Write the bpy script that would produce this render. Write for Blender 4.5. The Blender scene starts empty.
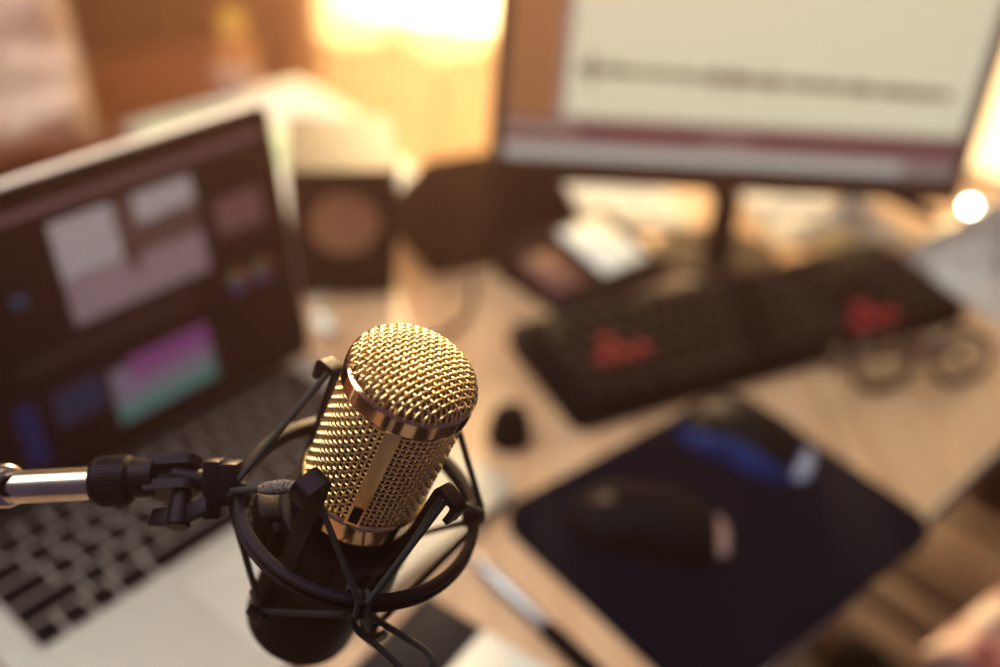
import bpy, math, random
import numpy as np
from mathutils import Vector, Matrix, noise
R = math.radians
PI = math.pi
random.seed(4)
sc = bpy.context.scene
COL = sc.collection

# ------------------------------------------------------------------ colour / material helpers
def lin(c):
    return tuple(((v/255)/12.92 if v/255 <= .04045 else ((v/255+.055)/1.055)**2.4) for v in c)

def mat(name, rgb, rough=.5, metal=0., noise_scale=None, noise_amt=.12, bump=None, bump_scale=200., spec=.5, coat=0., sheen=0., rgb2=None):
    m = bpy.data.materials.new(name); m.use_nodes = True
    nt = m.node_tree; b = nt.nodes['Principled BSDF']
    c = lin(rgb)
    b.inputs['Base Color'].default_value = (*c, 1)
    b.inputs['Roughness'].default_value = rough
    b.inputs['Metallic'].default_value = metal
    b.inputs['Specular IOR Level'].default_value = spec
    b.inputs['Coat Weight'].default_value = coat
    b.inputs['Sheen Weight'].default_value = sheen
    tc = nt.nodes.new('ShaderNodeTexCoord')
    if noise_scale:
        n = nt.nodes.new('ShaderNodeTexNoise'); n.inputs['Scale'].default_value = noise_scale; n.inputs['Detail'].default_value = 4
        nt.links.new(tc.outputs['Object'], n.inputs['Vector'])
        r = nt.nodes.new('ShaderNodeValToRGB')
        c2 = lin(rgb2) if rgb2 else tuple(v*(1-noise_amt*2) for v in c)
        r.color_ramp.elements[0].position = .35; r.color_ramp.elements[1].position = .65
        r.color_ramp.elements[0].color = (*c2, 1); r.color_ramp.elements[1].color = (*c, 1)
        nt.links.new(n.outputs['Fac'], r.inputs['Fac']); nt.links.new(r.outputs['Color'], b.inputs['Base Color'])
    if bump:
        n2 = nt.nodes.new('ShaderNodeTexNoise'); n2.inputs['Scale'].default_value = bump_scale; n2.inputs['Detail'].default_value = 3
        nt.links.new(tc.outputs['Object'], n2.inputs['Vector'])
        bp = nt.nodes.new('ShaderNodeBump'); bp.inputs['Strength'].default_value = bump; bp.inputs['Distance'].default_value = .001
        nt.links.new(n2.outputs['Fac'], bp.inputs['Height']); nt.links.new(bp.outputs['Normal'], b.inputs['Normal'])
    return m

def wood(name, c1, c2, ang=0., plank=0., rough=.45, stretch=14.):
    m = bpy.data.materials.new(name); m.use_nodes = True
    nt = m.node_tree; b = nt.nodes['Principled BSDF']; L = nt.links.new
    tc = nt.nodes.new('ShaderNodeTexCoord'); mp = nt.nodes.new('ShaderNodeMapping')
    mp.inputs['Rotation'].default_value = (0, 0, -ang)
    L(tc.outputs['Object'], mp.inputs['Vector'])
    mp2 = nt.nodes.new('ShaderNodeMapping'); mp2.inputs['Scale'].default_value = (1.5, stretch, 6)
    L(mp.outputs['Vector'], mp2.inputs['Vector'])
    n = nt.nodes.new('ShaderNodeTexNoise'); n.inputs['Scale'].default_value = 3.; n.inputs['Detail'].default_value = 6; n.inputs['Distortion'].default_value = .6
    L(mp2.outputs['Vector'], n.inputs['Vector'])
    r = nt.nodes.new('ShaderNodeValToRGB')
    r.color_ramp.elements[0].position = .3; r.color_ramp.elements[1].position = .7
    r.color_ramp.elements[0].color = (*lin(c2), 1); r.color_ramp.elements[1].color = (*lin(c1), 1)
    L(n.outputs['Fac'], r.inputs['Fac'])
    out = r.outputs['Color']
    if plank:
        br = nt.nodes.new('ShaderNodeTexBrick')
        br.inputs['Color1'].default_value = (1, 1, 1, 1); br.inputs['Color2'].default_value = (.82, .8, .78, 1)
        br.inputs['Mortar'].default_value = (.35, .3, .28, 1); br.inputs['Scale'].default_value = 1.
        br.inputs['Mortar Size'].default_value = .0015; br.inputs['Brick Width'].default_value = plank*8; br.inputs['Row Height'].default_value = plank
        L(mp.outputs['Vector'], br.inputs['Vector'])
        mx = nt.nodes.new('ShaderNodeMixRGB'); mx.blend_type = 'MULTIPLY'; mx.inputs['Fac'].default_value = 1
        L(out, mx.inputs['Color1']); L(br.outputs['Color'], mx.inputs['Color2']); out = mx.outputs['Color']
    L(out, b.inputs['Base Color']); b.inputs['Roughness'].default_value = rough
    return m

def emit(name, rgb, strength):
    m = bpy.data.materials.new(name); m.use_nodes = True
    nt = m.node_tree; nt.nodes.clear()
    e = nt.nodes.new('ShaderNodeEmission'); o = nt.nodes.new('ShaderNodeOutputMaterial')
    e.inputs['Color'].default_value = (*lin(rgb), 1); e.inputs['Strength'].default_value = strength
    nt.links.new(e.outputs[0], o.inputs['Surface']); return m

# ------------------------------------------------------------------ mesh builder (world coordinates in, local coordinates out)
class MB:
    def __init__(s): s.v = []; s.f = []; s.mi = []; s.cur = 0
    def add(s, vs, fs):
        k = len(s.v); s.v += [tuple(p) for p in vs]
        for f in fs: s.f.append(tuple(i+k for i in f)); s.mi.append(s.cur)
        return s
    def box(s, size, M=None, bev=0., seg=2):
        import bmesh
        bm = bmesh.new(); bmesh.ops.create_cube(bm, size=1)
        for v in bm.verts: v.co = Vector((v.co.x*size[0], v.co.y*size[1], v.co.z*size[2]))
        if bev: bmesh.ops.bevel(bm, geom=bm.edges[:], offset=bev, segments=seg, affect='EDGES', profile=.5)
        bm.verts.index_update()
        s.add([(M @ v.co) if M else v.co for v in bm.verts], [[v.index for v in f.verts] for f in bm.faces]); bm.free(); return s
    def tube(s, pts, r, n=10, closed=False, caps=True):
        pts = [Vector(p) for p in pts]; N = len(pts)
        rr = r if isinstance(r, (list, tuple)) else [r]*N
        vs = []; fs = []; prev = None
        for i, p in enumerate(pts):
            a = pts[(i-1) % N] if (closed or i > 0) else p; b = pts[(i+1) % N] if (closed or i < N-1) else p
            t = (b-a).normalized()
            if prev is None:
                prev = t.orthogonal().normalized()
            x = (prev - t*prev.dot(t)).normalized(); y = t.cross(x); prev = x
            for k in range(n):
                q = 2*PI*k/n; vs.append(p + (x*math.cos(q)+y*math.sin(q))*rr[i])
        for i in range(N if closed else N-1):
            j = (i+1) % N
            for k in range(n):
                fs.append((i*n+k, i*n+(k+1) % n, j*n+(k+1) % n, j*n+k))
        if not closed and caps:
            fs.append(tuple(range(n))[::-1]); fs.append(tuple((N-1)*n+k for k in range(n)))
        return s.add(vs, fs)
    def lathe(s, prof, M, n=48, closed=False):
        vs = []; fs = []; K = len(prof)
        for k in range(n):
            q = 2*PI*k/n
            for r_, z in prof: vs.append(M @ Vector((r_*math.cos(q), r_*math.sin(q), z)))
        for k in range(n):
            j = (k+1) % n
            for i in range(K if closed else K-1):
                i2 = (i+1) % K
                fs.append((k*K+i, j*K+i, j*K+i2, k*K+i2))
        if not closed:
            if prof[0][0] > 1e-6: fs.append(tuple(k*K for k in range(n))[::-1])
            if prof[-1][0] > 1e-6: fs.append(tuple(k*K+K-1 for k in range(n)))
        return s.add(vs, fs)
    def prism(s, poly, z0, z1, M=None):
        n = len(poly); M = M or Matrix()
        vs = [M @ Vector((x, y, z0)) for x, y in poly]+[M @ Vector((x, y, z1)) for x, y in poly]
        fs = [tuple(range(n))[::-1], tuple(range(n, 2*n))]+[(i, (i+1) % n, n+(i+1) % n, n+i) for i in range(n)]
        return s.add(vs, fs)
    def grid(s, fn, nu, nv):
        vs = [fn(i/nu, j/nv) for i in range(nu+1) for j in range(nv+1)]
        fs = [(i*(nv+1)+j, (i+1)*(nv+1)+j, (i+1)*(nv+1)+j+1, i*(nv+1)+j+1) for i in range(nu) for j in range(nv)]
        return s.add(vs, fs)
    def sphere(s, c, r, M=None, nu=16, nv=24, flat=None):
        prof = [(r*math.sin(PI*i/nu), -r*math.cos(PI*i/nu)) for i in range(nu+1)]
        prof[0] = (1e-7, -r); prof[-1] = (1e-7, r)
        return s.lathe(prof, (M or Matrix.Translation(Vector(c))), nv)

def rrect(w, h, r, n=6):
    out = []
    for cx, cy, a in ((w/2-r, h/2-r, 0), (-w/2+r, h/2-r, 90), (-w/2+r, -h/2+r, 180), (w/2-r, -h/2+r, 270)):
        for k in range(n+1):
            q = R(a+90*k/n); out.append((cx+r*math.cos(q), cy+r*math.sin(q)))
    return out

def smooth_path(pts, n=8, closed=False):
    P = [Vector(p) for p in pts]; out = []; N = len(P)
    for i in range(N if closed else N-1):
        g = (lambda k: P[k % N]) if closed else (lambda k: P[max(0, min(N-1, k))])
        p0, p1, p2, p3 = g(i-1), g(i), g(i+1), g(i+2)
        for k in range(n):
            t = k/n
            out.append(.5*((2*p1)+(p2-p0)*t+(2*p0-5*p1+4*p2-p3)*t*t+(3*p1-p0-3*p2+p3)*t**3))
    if not closed: out.append(P[-1])
    return out

MATW = {}
def obj(name, mb, m, parent=None, smooth=True, angle=40, M=None):
    """link one mesh object; mb holds world coordinates"""
    W = MATW.get(parent.name, Matrix()) if parent else (M or Matrix())
    inv = W.inverted()
    me = bpy.data.meshes.new(name)
    me.from_pydata([inv @ Vector(p) for p in mb.v], [], mb.f)
    ms = m if isinstance(m, (list, tuple)) else [m]
    for x in ms: me.materials.append(x)
    if len(ms) > 1: me.polygons.foreach_set('material_index', mb.mi)
    me.validate(); me.update()
    import bmesh
    bm = bmesh.new(); bm.from_mesh(me); bmesh.ops.recalc_face_normals(bm, faces=bm.faces[:])
    for f in bm.faces: f.smooth = smooth
    if smooth:
        for e in bm.edges:
            if len(e.link_faces) == 2 and e.calc_face_angle(0) > R(angle): e.smooth = False
    bm.to_mesh(me); bm.free()
    o = bpy.data.objects.new(name, me); COL.objects.link(o)
    if parent: o.parent = parent
    else: o.matrix_world = W
    MATW[o.name] = W
    return o

def tag(o, label=None, cat=None, group=None, kind=None):
    for k, v in (('label', label), ('category', cat), ('group', group), ('kind', kind)):
        if v: o[k] = v
    return o

def thing(name, label, cat, M, group=None):
    if not isinstance(M, Matrix): M = Matrix.Translation(Vector(M))
    o = bpy.data.objects.new(name, None); COL.objects.link(o); o.empty_display_size = .02
    o.matrix_world = M; MATW[o.name] = M.copy()
    return tag(o, label, cat, group)

def frame(o, x, y, z):
    M = Matrix.Identity(4)
    for i, a in enumerate((x, y, z)):
        for k in range(3): M[k][i] = a[k]
    for k in range(3): M[k][3] = o[k]
    return M

def T(x, y, z=0): return Matrix.Translation(Vector((x, y, z)))
def RZ(d): return Matrix.Rotation(R(d), 4, 'Z')
def RX(d): return Matrix.Rotation(R(d), 4, 'X')
def RY(d): return Matrix.Rotation(R(d), 4, 'Y')

# ------------------------------------------------------------------ camera
CAM = Vector((0, 0, .53))
right = Vector((.99556196, .05413965, .0769758)); up = Vector((-.09410831, .57273764, .81431887)); fwd = Vector((0, .81794895, -.57529081))
cam = bpy.data.cameras.new('camera'); camo = bpy.data.objects.new('camera', cam); COL.objects.link(camo)
camo.matrix_world = frame(CAM, right, up, -fwd)
cam.sensor_width = 36; cam.lens = 1046*36/1000
cam.clip_start = .01; cam.clip_end = 50
cam.dof.use_dof = True; cam.dof.focus_distance = .350; cam.dof.aperture_fstop = 2.75
sc.camera = camo

# ------------------------------------------------------------------ materials
M_gold_wire = mat('gold_wire', (255, 226, 162), .25, 1., 60, .08)
M_gold_pol = mat('polished_gold', (214, 176, 140), .12, 1., 40, .06)
M_gold_strip = mat('satin_gold', (236, 196, 146), .38, 1., 60, .06)
M_gauze_lit = mat('inner_gauze_lit', (190, 116, 70), .6, .35, 900, .25)  # brighter copy of the gauze, for the lit dome
M_black_satin = mat('black_satin_metal', (5, 5, 14), .55, 0., 90, .1, spec=.05)
M_black_plastic = mat('black_plastic', (14, 8, 16), .45, 0., 120, .12, bump=.15, bump_scale=900, spec=.10)
M_black_plastic.node_tree.nodes['Principled BSDF'].inputs['Specular Tint'].default_value = (.95, .72, 1, 1)
M_black_matte = mat('black_matte', (12, 8, 14), .7, 0., 120, .12, bump=.2, bump_scale=600, spec=.06)
M_black_dull = mat('dull_black_plastic', (13, 8, 13), .85, 0., 120, .12, spec=.0)
M_elastic = mat('black_elastic', (17, 13, 19), .75, 0., 500, .2, bump=.6, bump_scale=1500)
M_fray = mat('frayed_grey_cord', (118, 100, 100), .9, 0., 700, .35, bump=1., bump_scale=1200)
M_chrome = mat('brushed_steel', (205, 196, 182), .24, 1., 80, .08)
M_chrome_dk = mat('dark_steel', (150, 132, 118), .32, 1., 80, .1)
M_alu = mat('silver_aluminium', (172, 164, 156), .45, .25, 90, .04, bump=.05, bump_scale=1500)
M_key = mat('black_keycap', (12, 7, 15), .75, 0., 90, .1, spec=.03)
M_well = mat('keyboard_well', (164, 146, 140), .5, .2, 60, .06)
M_bezel = mat('black_bezel', (9, 5, 10), .35, 0., 40, .08, spec=.14)
M_screen_dk = emit('dark_app_window', (40, 16, 28), .22)
M_desk = wood('desk_wood', (216, 176, 140), (192, 146, 110), R(47), .16, .42)
M_desk_edge = mat('desk_edge_band', (214, 186, 152), .5, 0., 20, .06)
M_pad = mat('pad_cloth', (4, 7, 24), .9, 0., 300, .15, bump=.3, bump_scale=1800, spec=.05)
M_blue = mat('blue_gloss', (16, 48, 112), .4, .1, 50, .1, spec=.3)
M_white = mat('white_paper', (240, 234, 222), .85, 0., 20, .02)
M_paper_green = mat('pale_green_paper', (206, 224, 186), .85, 0., 20, .02)
M_yellow = mat('pale_yellow_paper', (236, 220, 164), .85, 0., 20, .03)
M_grey_bag = mat('grey_plastic_film', (190, 178, 172), .3, 0., 15, .08, bump=.3, bump_scale=60)
M_red = mat('red_keycap', (120, 12, 28), .6, 0., 60, .08, spec=.06)
M_glass_frame = mat('dark_red_acetate', (62, 14, 26), .35, 0., 60, .25)
M_silver = mat('silver_barrel', (176, 170, 176), .3, .7, 60, .06)
M_brown = wood('dark_brown_wood', (104, 66, 54), (74, 44, 38), R(47), 0, .5)
M_table = wood('brown_table_wood', (150, 84, 42), (118, 62, 30), R(47), 0, .5)
M_floor = wood('floor_wood', (92, 62, 60), (64, 42, 44), R(47), .12, .5)
M_wall = mat('wall_paint', (196, 160, 120), .9, 0., 12, .04)
M_cushion = mat('pale_pink_fabric', (226, 190, 172), .9, 0., 9, .12, bump=.3, bump_scale=300, rgb2=(192, 146, 134))
M_drape = mat('brown_drape_cloth', (186, 102, 44), .9, 0., 30, .1, bump=.3, bump_scale=400)
M_cone = mat('speaker_cone', (160, 118, 96), .5, 0., 80, .1)
M_seat = mat('black_cushion_cloth', (8, 8, 14), .95, 0., 120, .15, spec=.1)

# ------------------------------------------------------------------ desk frame
E0 = Vector((.326, .576, 0)); ev = Vector((math.cos(R(47)), math.sin(R(47)), 0)); nv = Vector((-ev.y, ev.x, 0)); Z = Vector((0, 0, 1))
def DK(e, n, z=0): return E0+ev*e+nv*n+Z*z
MD = frame(E0, ev, nv, Z)

# ------------------------------------------------------------------ setting
b = MB(); b.box((7, 6.4, .1), T(.3, 1.2, -.80)); tag(obj('floor', b, M_floor, smooth=False), 'dark brown plank floor under the desk', kind='structure')
WY = 2.12
b = MB()
b.box((2.6, .12, 3.0), T(-1.78, WY+.06, .75)); b.box((1.4, .12, 3.0), T(2.5, WY+.06, .75))
b.box((2.28, .12, .05), T(.66, WY+.06, -.725)); b.box((2.28, .12, .35), T(.66, WY+.06, 2.075))
tag(obj('wall_back', b, M_wall, smooth=False), 'warm wall around the window behind the desk', kind='structure')
b = MB()
for x in (-.45, .66, 1.77): b.box((.05, .06, 2.56), T(x, WY+.06, .60), .006)
for z in (-.68, 1.875): b.box((2.28, .06, .05), T(.66, WY+.06, z), .006)
tag(obj('window_1', b, M_white, smooth=False), 'window frame behind the sheer curtain', kind='structure')

b = MB(); mats = [mat('reflector_dark', (36, 20, 24), .95, 0, 60), mat('reflector_cream', (236, 214, 196), .95, 0, 60)]  # unseen stripes added behind the camera, mirrored in the gold bands
for k, (x0, x1) in enumerate(((-1.9, -1.35), (-1.35, -1.0), (-1.0, -.62), (-.62, -.42), (-.42, -.12), (-.12, .22), (.22, .5), (.5, .78), (.78, 1.1), (1.1, 1.7))):
    b.cur = k % 2; b.box((x1-x0, 1.9, .012), T((x0+x1)/2, -.98, -.744))
tag(obj('reflector', b, mats, M=T(-.1, -.98, -.75), smooth=False), 'striped rug added out of view for the gold bands to reflect', 'reflector', kind='structure')

# ------------------------------------------------------------------ curtains
def sheer_material(name, tcol, t0, t1):
    m = bpy.data.materials.new(name); m.use_nodes = True
    nt = m.node_tree; nt.nodes.clear(); L = nt.links.new
    o = nt.nodes.new('ShaderNodeOutputMaterial')
    tr = nt.nodes.new('ShaderNodeBsdfTranslucent'); tr.inputs['Color'].default_value = (*tcol, 1)
    df = nt.nodes.new('ShaderNodeBsdfDiffuse'); df.inputs['Color'].default_value = (.8, .62, .42, 1)
    tp = nt.nodes.new('ShaderNodeBsdfTransparent'); tp.inputs['Color'].default_value = (1, .93, .8, 1)
    tc = nt.nodes.new('ShaderNodeTexCoord'); mp = nt.nodes.new('ShaderNodeMapping'); mp.inputs['Scale'].default_value = (900, 900, 900)
    w = nt.nodes.new('ShaderNodeTexNoise'); w.inputs['Scale'].default_value = 1; L(tc.outputs['Object'], mp.inputs['Vector']); L(mp.outputs['Vector'], w.inputs['Vector'])
    m1 = nt.nodes.new('ShaderNodeMixShader'); m1.inputs['Fac'].default_value = .3
    L(tr.outputs[0], m1.inputs[1]); L(df.outputs[0], m1.inputs[2])
    m2 = nt.nodes.new('ShaderNodeMixShader')
    rp = nt.nodes.new('ShaderNodeMapRange'); rp.inputs['To Min'].default_value = t0; rp.inputs['To Max'].default_value = t1; L(w.outputs['Fac'], rp.inputs['Value'])
    L(rp.outputs['Result'], m2.inputs['Fac']); L(m1.outputs[0], m2.inputs[1]); L(tp.outputs[0], m2.inputs[2]); L(m2.outputs[0], o.inputs['Surface'])
    return m
M_sheer = sheer_material('sheer_curtain_cloth', (.46, .34, .21), .20, .32)
M_sheer_w = sheer_material('white_sheer_cloth', (.66, .58, .48), .25, .38)
M_dimming = sheer_material('dimming_cloth', (.36, .24, .15), .04, .10)

def curtain(name, x0, x1, y, m, folds, amp, label, z0=-.735, z1=1.95, seed=0, gather=0.):
    b = MB()
    def fn(u, v):
        z = z0+(z1-z0)*v
        ph = 2*PI*folds*u+.9*math.sin(3.1*u*folds*.37+seed)
        a = amp*(.65+.5*noise.noise(Vector((u*5+seed, v*1.2, 0))))
        x = x0+(x1-x0)*u + gather*(1-v)*(u-.5)+.25*amp*math.sin(2*ph)
        return (x, y+a*math.sin(ph), z)
    b.grid(fn, int(folds*12), 24)
    t = thing(name, label, 'curtain', (0.5*(x0+x1), y, z0))
    p = obj('curtain_panel', b, m, t)
    md = p.modifiers.new('cloth_thickness', 'SOLIDIFY'); md.thickness = .0015 if m is M_drape else .0
    if m is not M_drape: p.modifiers.remove(md)
    h = MB(); h.tube([(x0-.02, y, z1+.01), (x1+.02, y, z1+.01)], .012)
    obj('curtain_rod', h, M_chrome_dk, t)
    return t
curtain('sheer_curtain', -.46, .58, 1.97, M_sheer, 6, .075, 'sunlit golden sheer curtain hanging between the brown drape and the monitor', seed=1)
curtain('sheer_curtain', .62, 1.75, 1.98, M_sheer_w, 9, .035, 'bright sheer curtain behind and right of the monitor', seed=5)
curtain('dimming_curtain', -.47, .62, 2.07, M_dimming, 13, .02, 'short curtain layer added to dim the lower half of the window', z1=-.20, seed=2)  # added layer so the sheer fades below its bright top
curtain('brown_drape', -2.2, -.43, 1.90, M_drape, 11, .04, 'heavy orange brown drape behind the bottle and the cushion', seed=3)

# ------------------------------------------------------------------ desk
def desk():
    t = thing('desk', 'light wooden desk carrying the laptop, monitor and keyboard', 'desk', frame(DK(0, .3, -.75), ev, nv, Z))
    b = MB(); b.box((1.62, .59, .028), frame(DK(-.19, .295, -.014), ev, nv, Z), .002); top = obj('desktop', b, M_desk, t)
    b = MB(); b.box((1.62, .004, .026), frame(DK(-.19, -.002, -.014), ev, nv, Z), .001); obj('edge_band', b, M_desk_edge, top)
    for e in (-.93, .55):
        for n in (.06, .53):
            b = MB(); b.box((.05, .05, .722), frame(DK(e, n, -.389), ev, nv, Z), .004); obj('leg', b, M_brown, t)
desk()

# ------------------------------------------------------------------ laptop
lu = Vector((.607, .795, 0)).normalized(); LC = Vector((-.154, .676, 0))+lu*.007; lv = Vector((lu.y, -lu.x, 0))
def laptop():
    Wd, Dp = .322, .218
    t = thing('laptop', 'open silver laptop showing a video editing window, left of the microphone', 'laptop', frame(LC-lu*Wd/2+lv*Dp/2, lu, -lv, Z))
    def F(u, v, z): return LC+lu*u+lv*v+Z*z      # u from the right end (negative to the left), v towards the user
    def MF(u, v, z): return frame(F(u, v, z), lu, -lv, Z)
    b = MB(); b.prism(rrect(Wd, Dp, .012), .002, .0125, MF(-Wd/2, Dp/2, 0)); base = obj('base', b, M_alu, t)
    for u in (-.03, -.292):
        for v in (.02, .2):
            b = MB(); b.lathe([(.007, 0), (.007, .003)], MF(u, v, 0), 16); obj('rubber_foot', b, M_black_matte, base)
    b = MB(); b.prism(rrect(.281, .110, .004), .0125, .0129, MF(-.1635, .054, 0)); kb = obj('keyboard', b, M_well, t)
    p = .0192; kx0, ky0 = -.3025, .0015
    rows = [(.0095, [1.035]*14, 0), (p*.92, [1]*13+[1.5], 0), (p*.92, [1.5]+[1]*13, 0), (p*.92, [1.75]+[1]*11+[1.75], 0), (p*.92, [2.25]+[1]*10+[2.25], 0)]
    y = ky0
    hts = [.0115, .0192, .0192, .0192, .0192]
    proto = {}
    def key(u0, u1, v0, v1):
        w, d = u1-u0-.0023, v1-v0-.0023
        b = MB(); b.box((w, d, .0016), MF((u0+u1)/2, (v0+v1)/2, .0137), .0006, 1)
        obj('key', b, M_key, kb)
    for (dd, ws, _), h in zip(rows, hts):
        tot = sum(ws); sc_ = .279/tot; u = kx0
        for w in ws: key(u, u+w*sc_, y, y+h); u += w*sc_
        y += h
    ws = [1, 1, 1, 1.25, 5, 1.25, 1]; u = kx0; s_ = .0186
    for w in ws: key(u, u+w*s_, y, y+.0195); u += w*s_
    key(u, u+p, y+.00975, y+.0195); key(u+p, u+2*p, y, y+.0098); key(u+p, u+2*p, y+.0098, y+.0195); key(u+2*p, u+2.92*p, y+.00975, y+.0195)
    b = MB(); b.prism(rrect(.105, .076, .004), .0125, .0128, MF(-.164, .162, 0)); obj('trackpad', b, mat('trackpad_glass', (188, 181, 172), .35, .2, 60, .03), t)
    # lid
    ph = R(12); lw = -lv*math.sin(ph)+Z*math.cos(ph); ln = lu.cross(lw)      # ln points to the user
    if ln.dot(lv) < 0: ln = -ln
    O = F(0, 0, .0125)
    def LM(u, s, d): return frame(O+lu*u+lw*s+ln*d, lu, lw, ln)
    b = MB(); b.prism(rrect(Wd, .208, .012), -.0090, 0, LM(-Wd/2, .106, -.0005)); lid = obj('lid', b, mat('sunlit_aluminium', (240, 228, 222), .5, .1, 90, .03), t)  # lid colour lightened for its sunlit top edge
    b = MB(); b.prism(rrect(Wd-.003, .2045, .010), 0, .0006, LM(-Wd/2, .106, -.0004)); bz = obj('bezel', b, M_bezel, lid)
    b = MB(); b.tube([O-lu*.03-Z*.003, O-lu*(Wd-.03)-Z*.003], .0055, 14); obj('hinge', b, M_bezel, t)
    # picture on the screen: each panel a raised tile of light
    def pane(name, u0, u1, s0, s1, d, rgb, st, parent):
        b = MB(); b.box((u1-u0, s1-s0, .0002), LM((u0+u1)/2, (s0+s1)/2, d)); return obj(name, b, emit(name+'_light', rgb, st), parent, smooth=False)
    scr = pane('screen', -.311, -.010, .016, .200, .0004, (34, 12, 24), .30, lid)
    pane('menu_bar', -.309, -.012, .187, .1925, .0007, (140, 96, 100), .42, scr)
    # preview picture: sky, trees, ground, figure
    b = MB(); mats = [emit('preview_sky', (204, 184, 184), .46), emit('preview_trees', (120, 88, 84), .34), emit('preview_ground', (176, 142, 148), .42), emit('preview_figure', (88, 50, 56), .35)]
    def q(u0, u1, s0, s1, d, k):
        b.cur = k; b.box((u1-u0, s1-s0, .00015), LM((u0+u1)/2, (s0+s1)/2, d))
    q(-.182, -.076, .107, .178, .0007, 2); q(-.182, -.138, .140, .178, .0009, 0); q(-.138, -.122, .150, .178, .0009, 1); q(-.122, -.102, .158, .178, .0009, 0); q(-.122, -.076, .137, .158, .0009, 1)
    q(-.102, -.076, .160, .178, .0009, 0); q(-.138, -.122, .137, .150, .0009, 1); q(-.134, -.127, .127, .146, .0011, 3)
    obj('video_preview', b, mats, scr, smooth=False)
    pane('thumbnail', -.062, -.022, .126, .153, .0007, (150, 100, 100), .34, scr)
    b = MB(); mats = [emit('wheel_%d' % k, c, .5) for k, c in enumerate(((150, 80, 50), (110, 120, 60), (70, 70, 130), (90, 50, 80)))]
    for u in (-.0545, -.033):
        for k in range(4):
            b.cur = k; q0 = PI/2*k
            poly = [(0, 0)]+[(.0085*math.cos(q0+PI/2*i/6), .0085*math.sin(q0+PI/2*i/6)) for i in range(7)]
            b.prism(poly, 0, .0002, LM(u, .089, .0006))
    obj('colour_wheel', b, mats, scr, smooth=False)
    b = MB(); mats = [emit('clip_white', (150, 128, 148), .42), emit('clip_pink', (156, 80, 140), .42), emit('clip_teal', (104, 146, 138), .42)]
    def q2(u0, u1, s0, s1, k): b.cur = k; b.box((u1-u0, s1-s0, .0002), LM((u0+u1)/2, (s0+s1)/2, .0008))
    q2(-.155, -.090, .052, .069, 1); q2(-.171, -.090, .038, .052, 0); q2(-.171, -.155, .052, .065, 0); q2(-.171, -.090, .025, .038, 2)
    obj('timeline', b, mats, scr, smooth=False)
    pane('tool_strip', -.225, -.095, .086, .098, .0007, (60, 40, 42), .32, scr)
    pane('clip_list', -.212, -.177, .044, .069, .0007, (44, 52, 84), .4, scr)
    pane('side_panel', -.238, -.224, .026, .07, .0007, (24, 34, 86), .45, scr)
    pane('status_light', -.217, -.208, .134, .141, .0007, (50, 84, 110), .45, scr)
laptop()

# ------------------------------------------------------------------ monitor
def monitor():
    A = Vector((-.026, .888, .081)); d = Vector((math.cos(R(5.6)), math.sin(R(5.6)), 0)); w = (Vector((-d.y, d.x, 0))*math.sin(R(5))+Z*math.cos(R(5))); n = d.cross(w)   # n towards the user
    H = .285
    base = Vector((.21, .922, 0))
    t = thing('computer_monitor', 'large black monitor displaying an audio waveform on a pale window', 'monitor', frame(base, d, Vector((-d.y, d.x, 0)), Z))
    def FM(u, s, k=0): return frame(A+d*u+w*s+n*k, d, w, n)
    b = MB(); b.prism(rrect(.460, H, .006), -.022, 0, FM(.230, H/2)); b.box((.30, .18, .02), FM(.230, .14, -.03), .008); case = obj('housing', b, M_bezel, t)
    def bar(u0, u1, s0, s1): 
        b.box((u1-u0, s1-s0, .004), FM((u0+u1)/2, (s0+s1)/2, .002), .0015)
    b = MB(); bar(0, .460, 0, .024); bar(0, .460, H-.014, H); bar(0, .012, .020, H-.014); bar(.448, .460, .020, H-.014); obj('bezel', b, M_bezel, t)
    def pane(name, u0, u1, s0, s1, k, rgb, st, par):
        b = MB(); b.box((u1-u0, s1-s0, .0003), FM((u0+u1)/2, (s0+s1)/2, k)); return obj(name, b, emit(name+'_glow', rgb, st), par, smooth=False)
    scr = pane('screen', .012, .448, .017, H-.014, .0005, (176, 150, 146), .55, case)
    pane('side_column', .013, .058, .064, H-.016, .0009, (196, 128, 84), .5, scr)
    wp = pane('wave_window', .066, .444, .066, H-.03, .0009, (232, 220, 188), .82, scr)
    pane('toolbar', .013, .447, .038, .063, .0009, (134, 84, 92), .5, scr)
    pane('track_list', .013, .080, .050, .058, .0012, (190, 160, 140), .6, scr)
    pane('counter', .20, .245, .045, .053, .0012, (176, 140, 136), .55, scr)
    pane('task_strip', .014, .395, .026, .037, .0009, (206, 200, 190), .72, scr)
    b = MB(); rnd = random.Random(9); N = 150
    for i in range(N):
        u = .074+(.352)*i/N
        env = .25+.75*abs(noise.noise(Vector((i*.11, 3.3, 0))))+(.9 if i in (4, 5, 6, 52, 53, 54, 60, 61, 76, 77) else 0)
        a = max(.0024,   .0125*env*rnd.uniform(.5, 1)*(1.0 if i < 110 else .9))
        cy = .1105-.006*i/N
        b.box((.0021, 2*a, .0002), FM(u, cy, .0014))
    obj('waveform', b, emit('waveform_ink', (80, 40, 30), .08), wp, smooth=False)
    b = MB(); b.tube([base+Z*.008, base+Vector((0, .004, .06)), A+d*.219+w*.03-n*.03], [.016, .014, .014], 16); obj('neck', b, M_bezel, t)
    b = MB(); b.prism([(x*1.0, y*1.0) for x, y in [(.062*math.cos(2*PI*i/40), .046*math.sin(2*PI*i/40)) for i in range(40)]], 0, .008, frame(base, d, Vector((-d.y, d.x, 0)), Z)); obj('base', b, M_bezel, t)
monitor()

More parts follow.
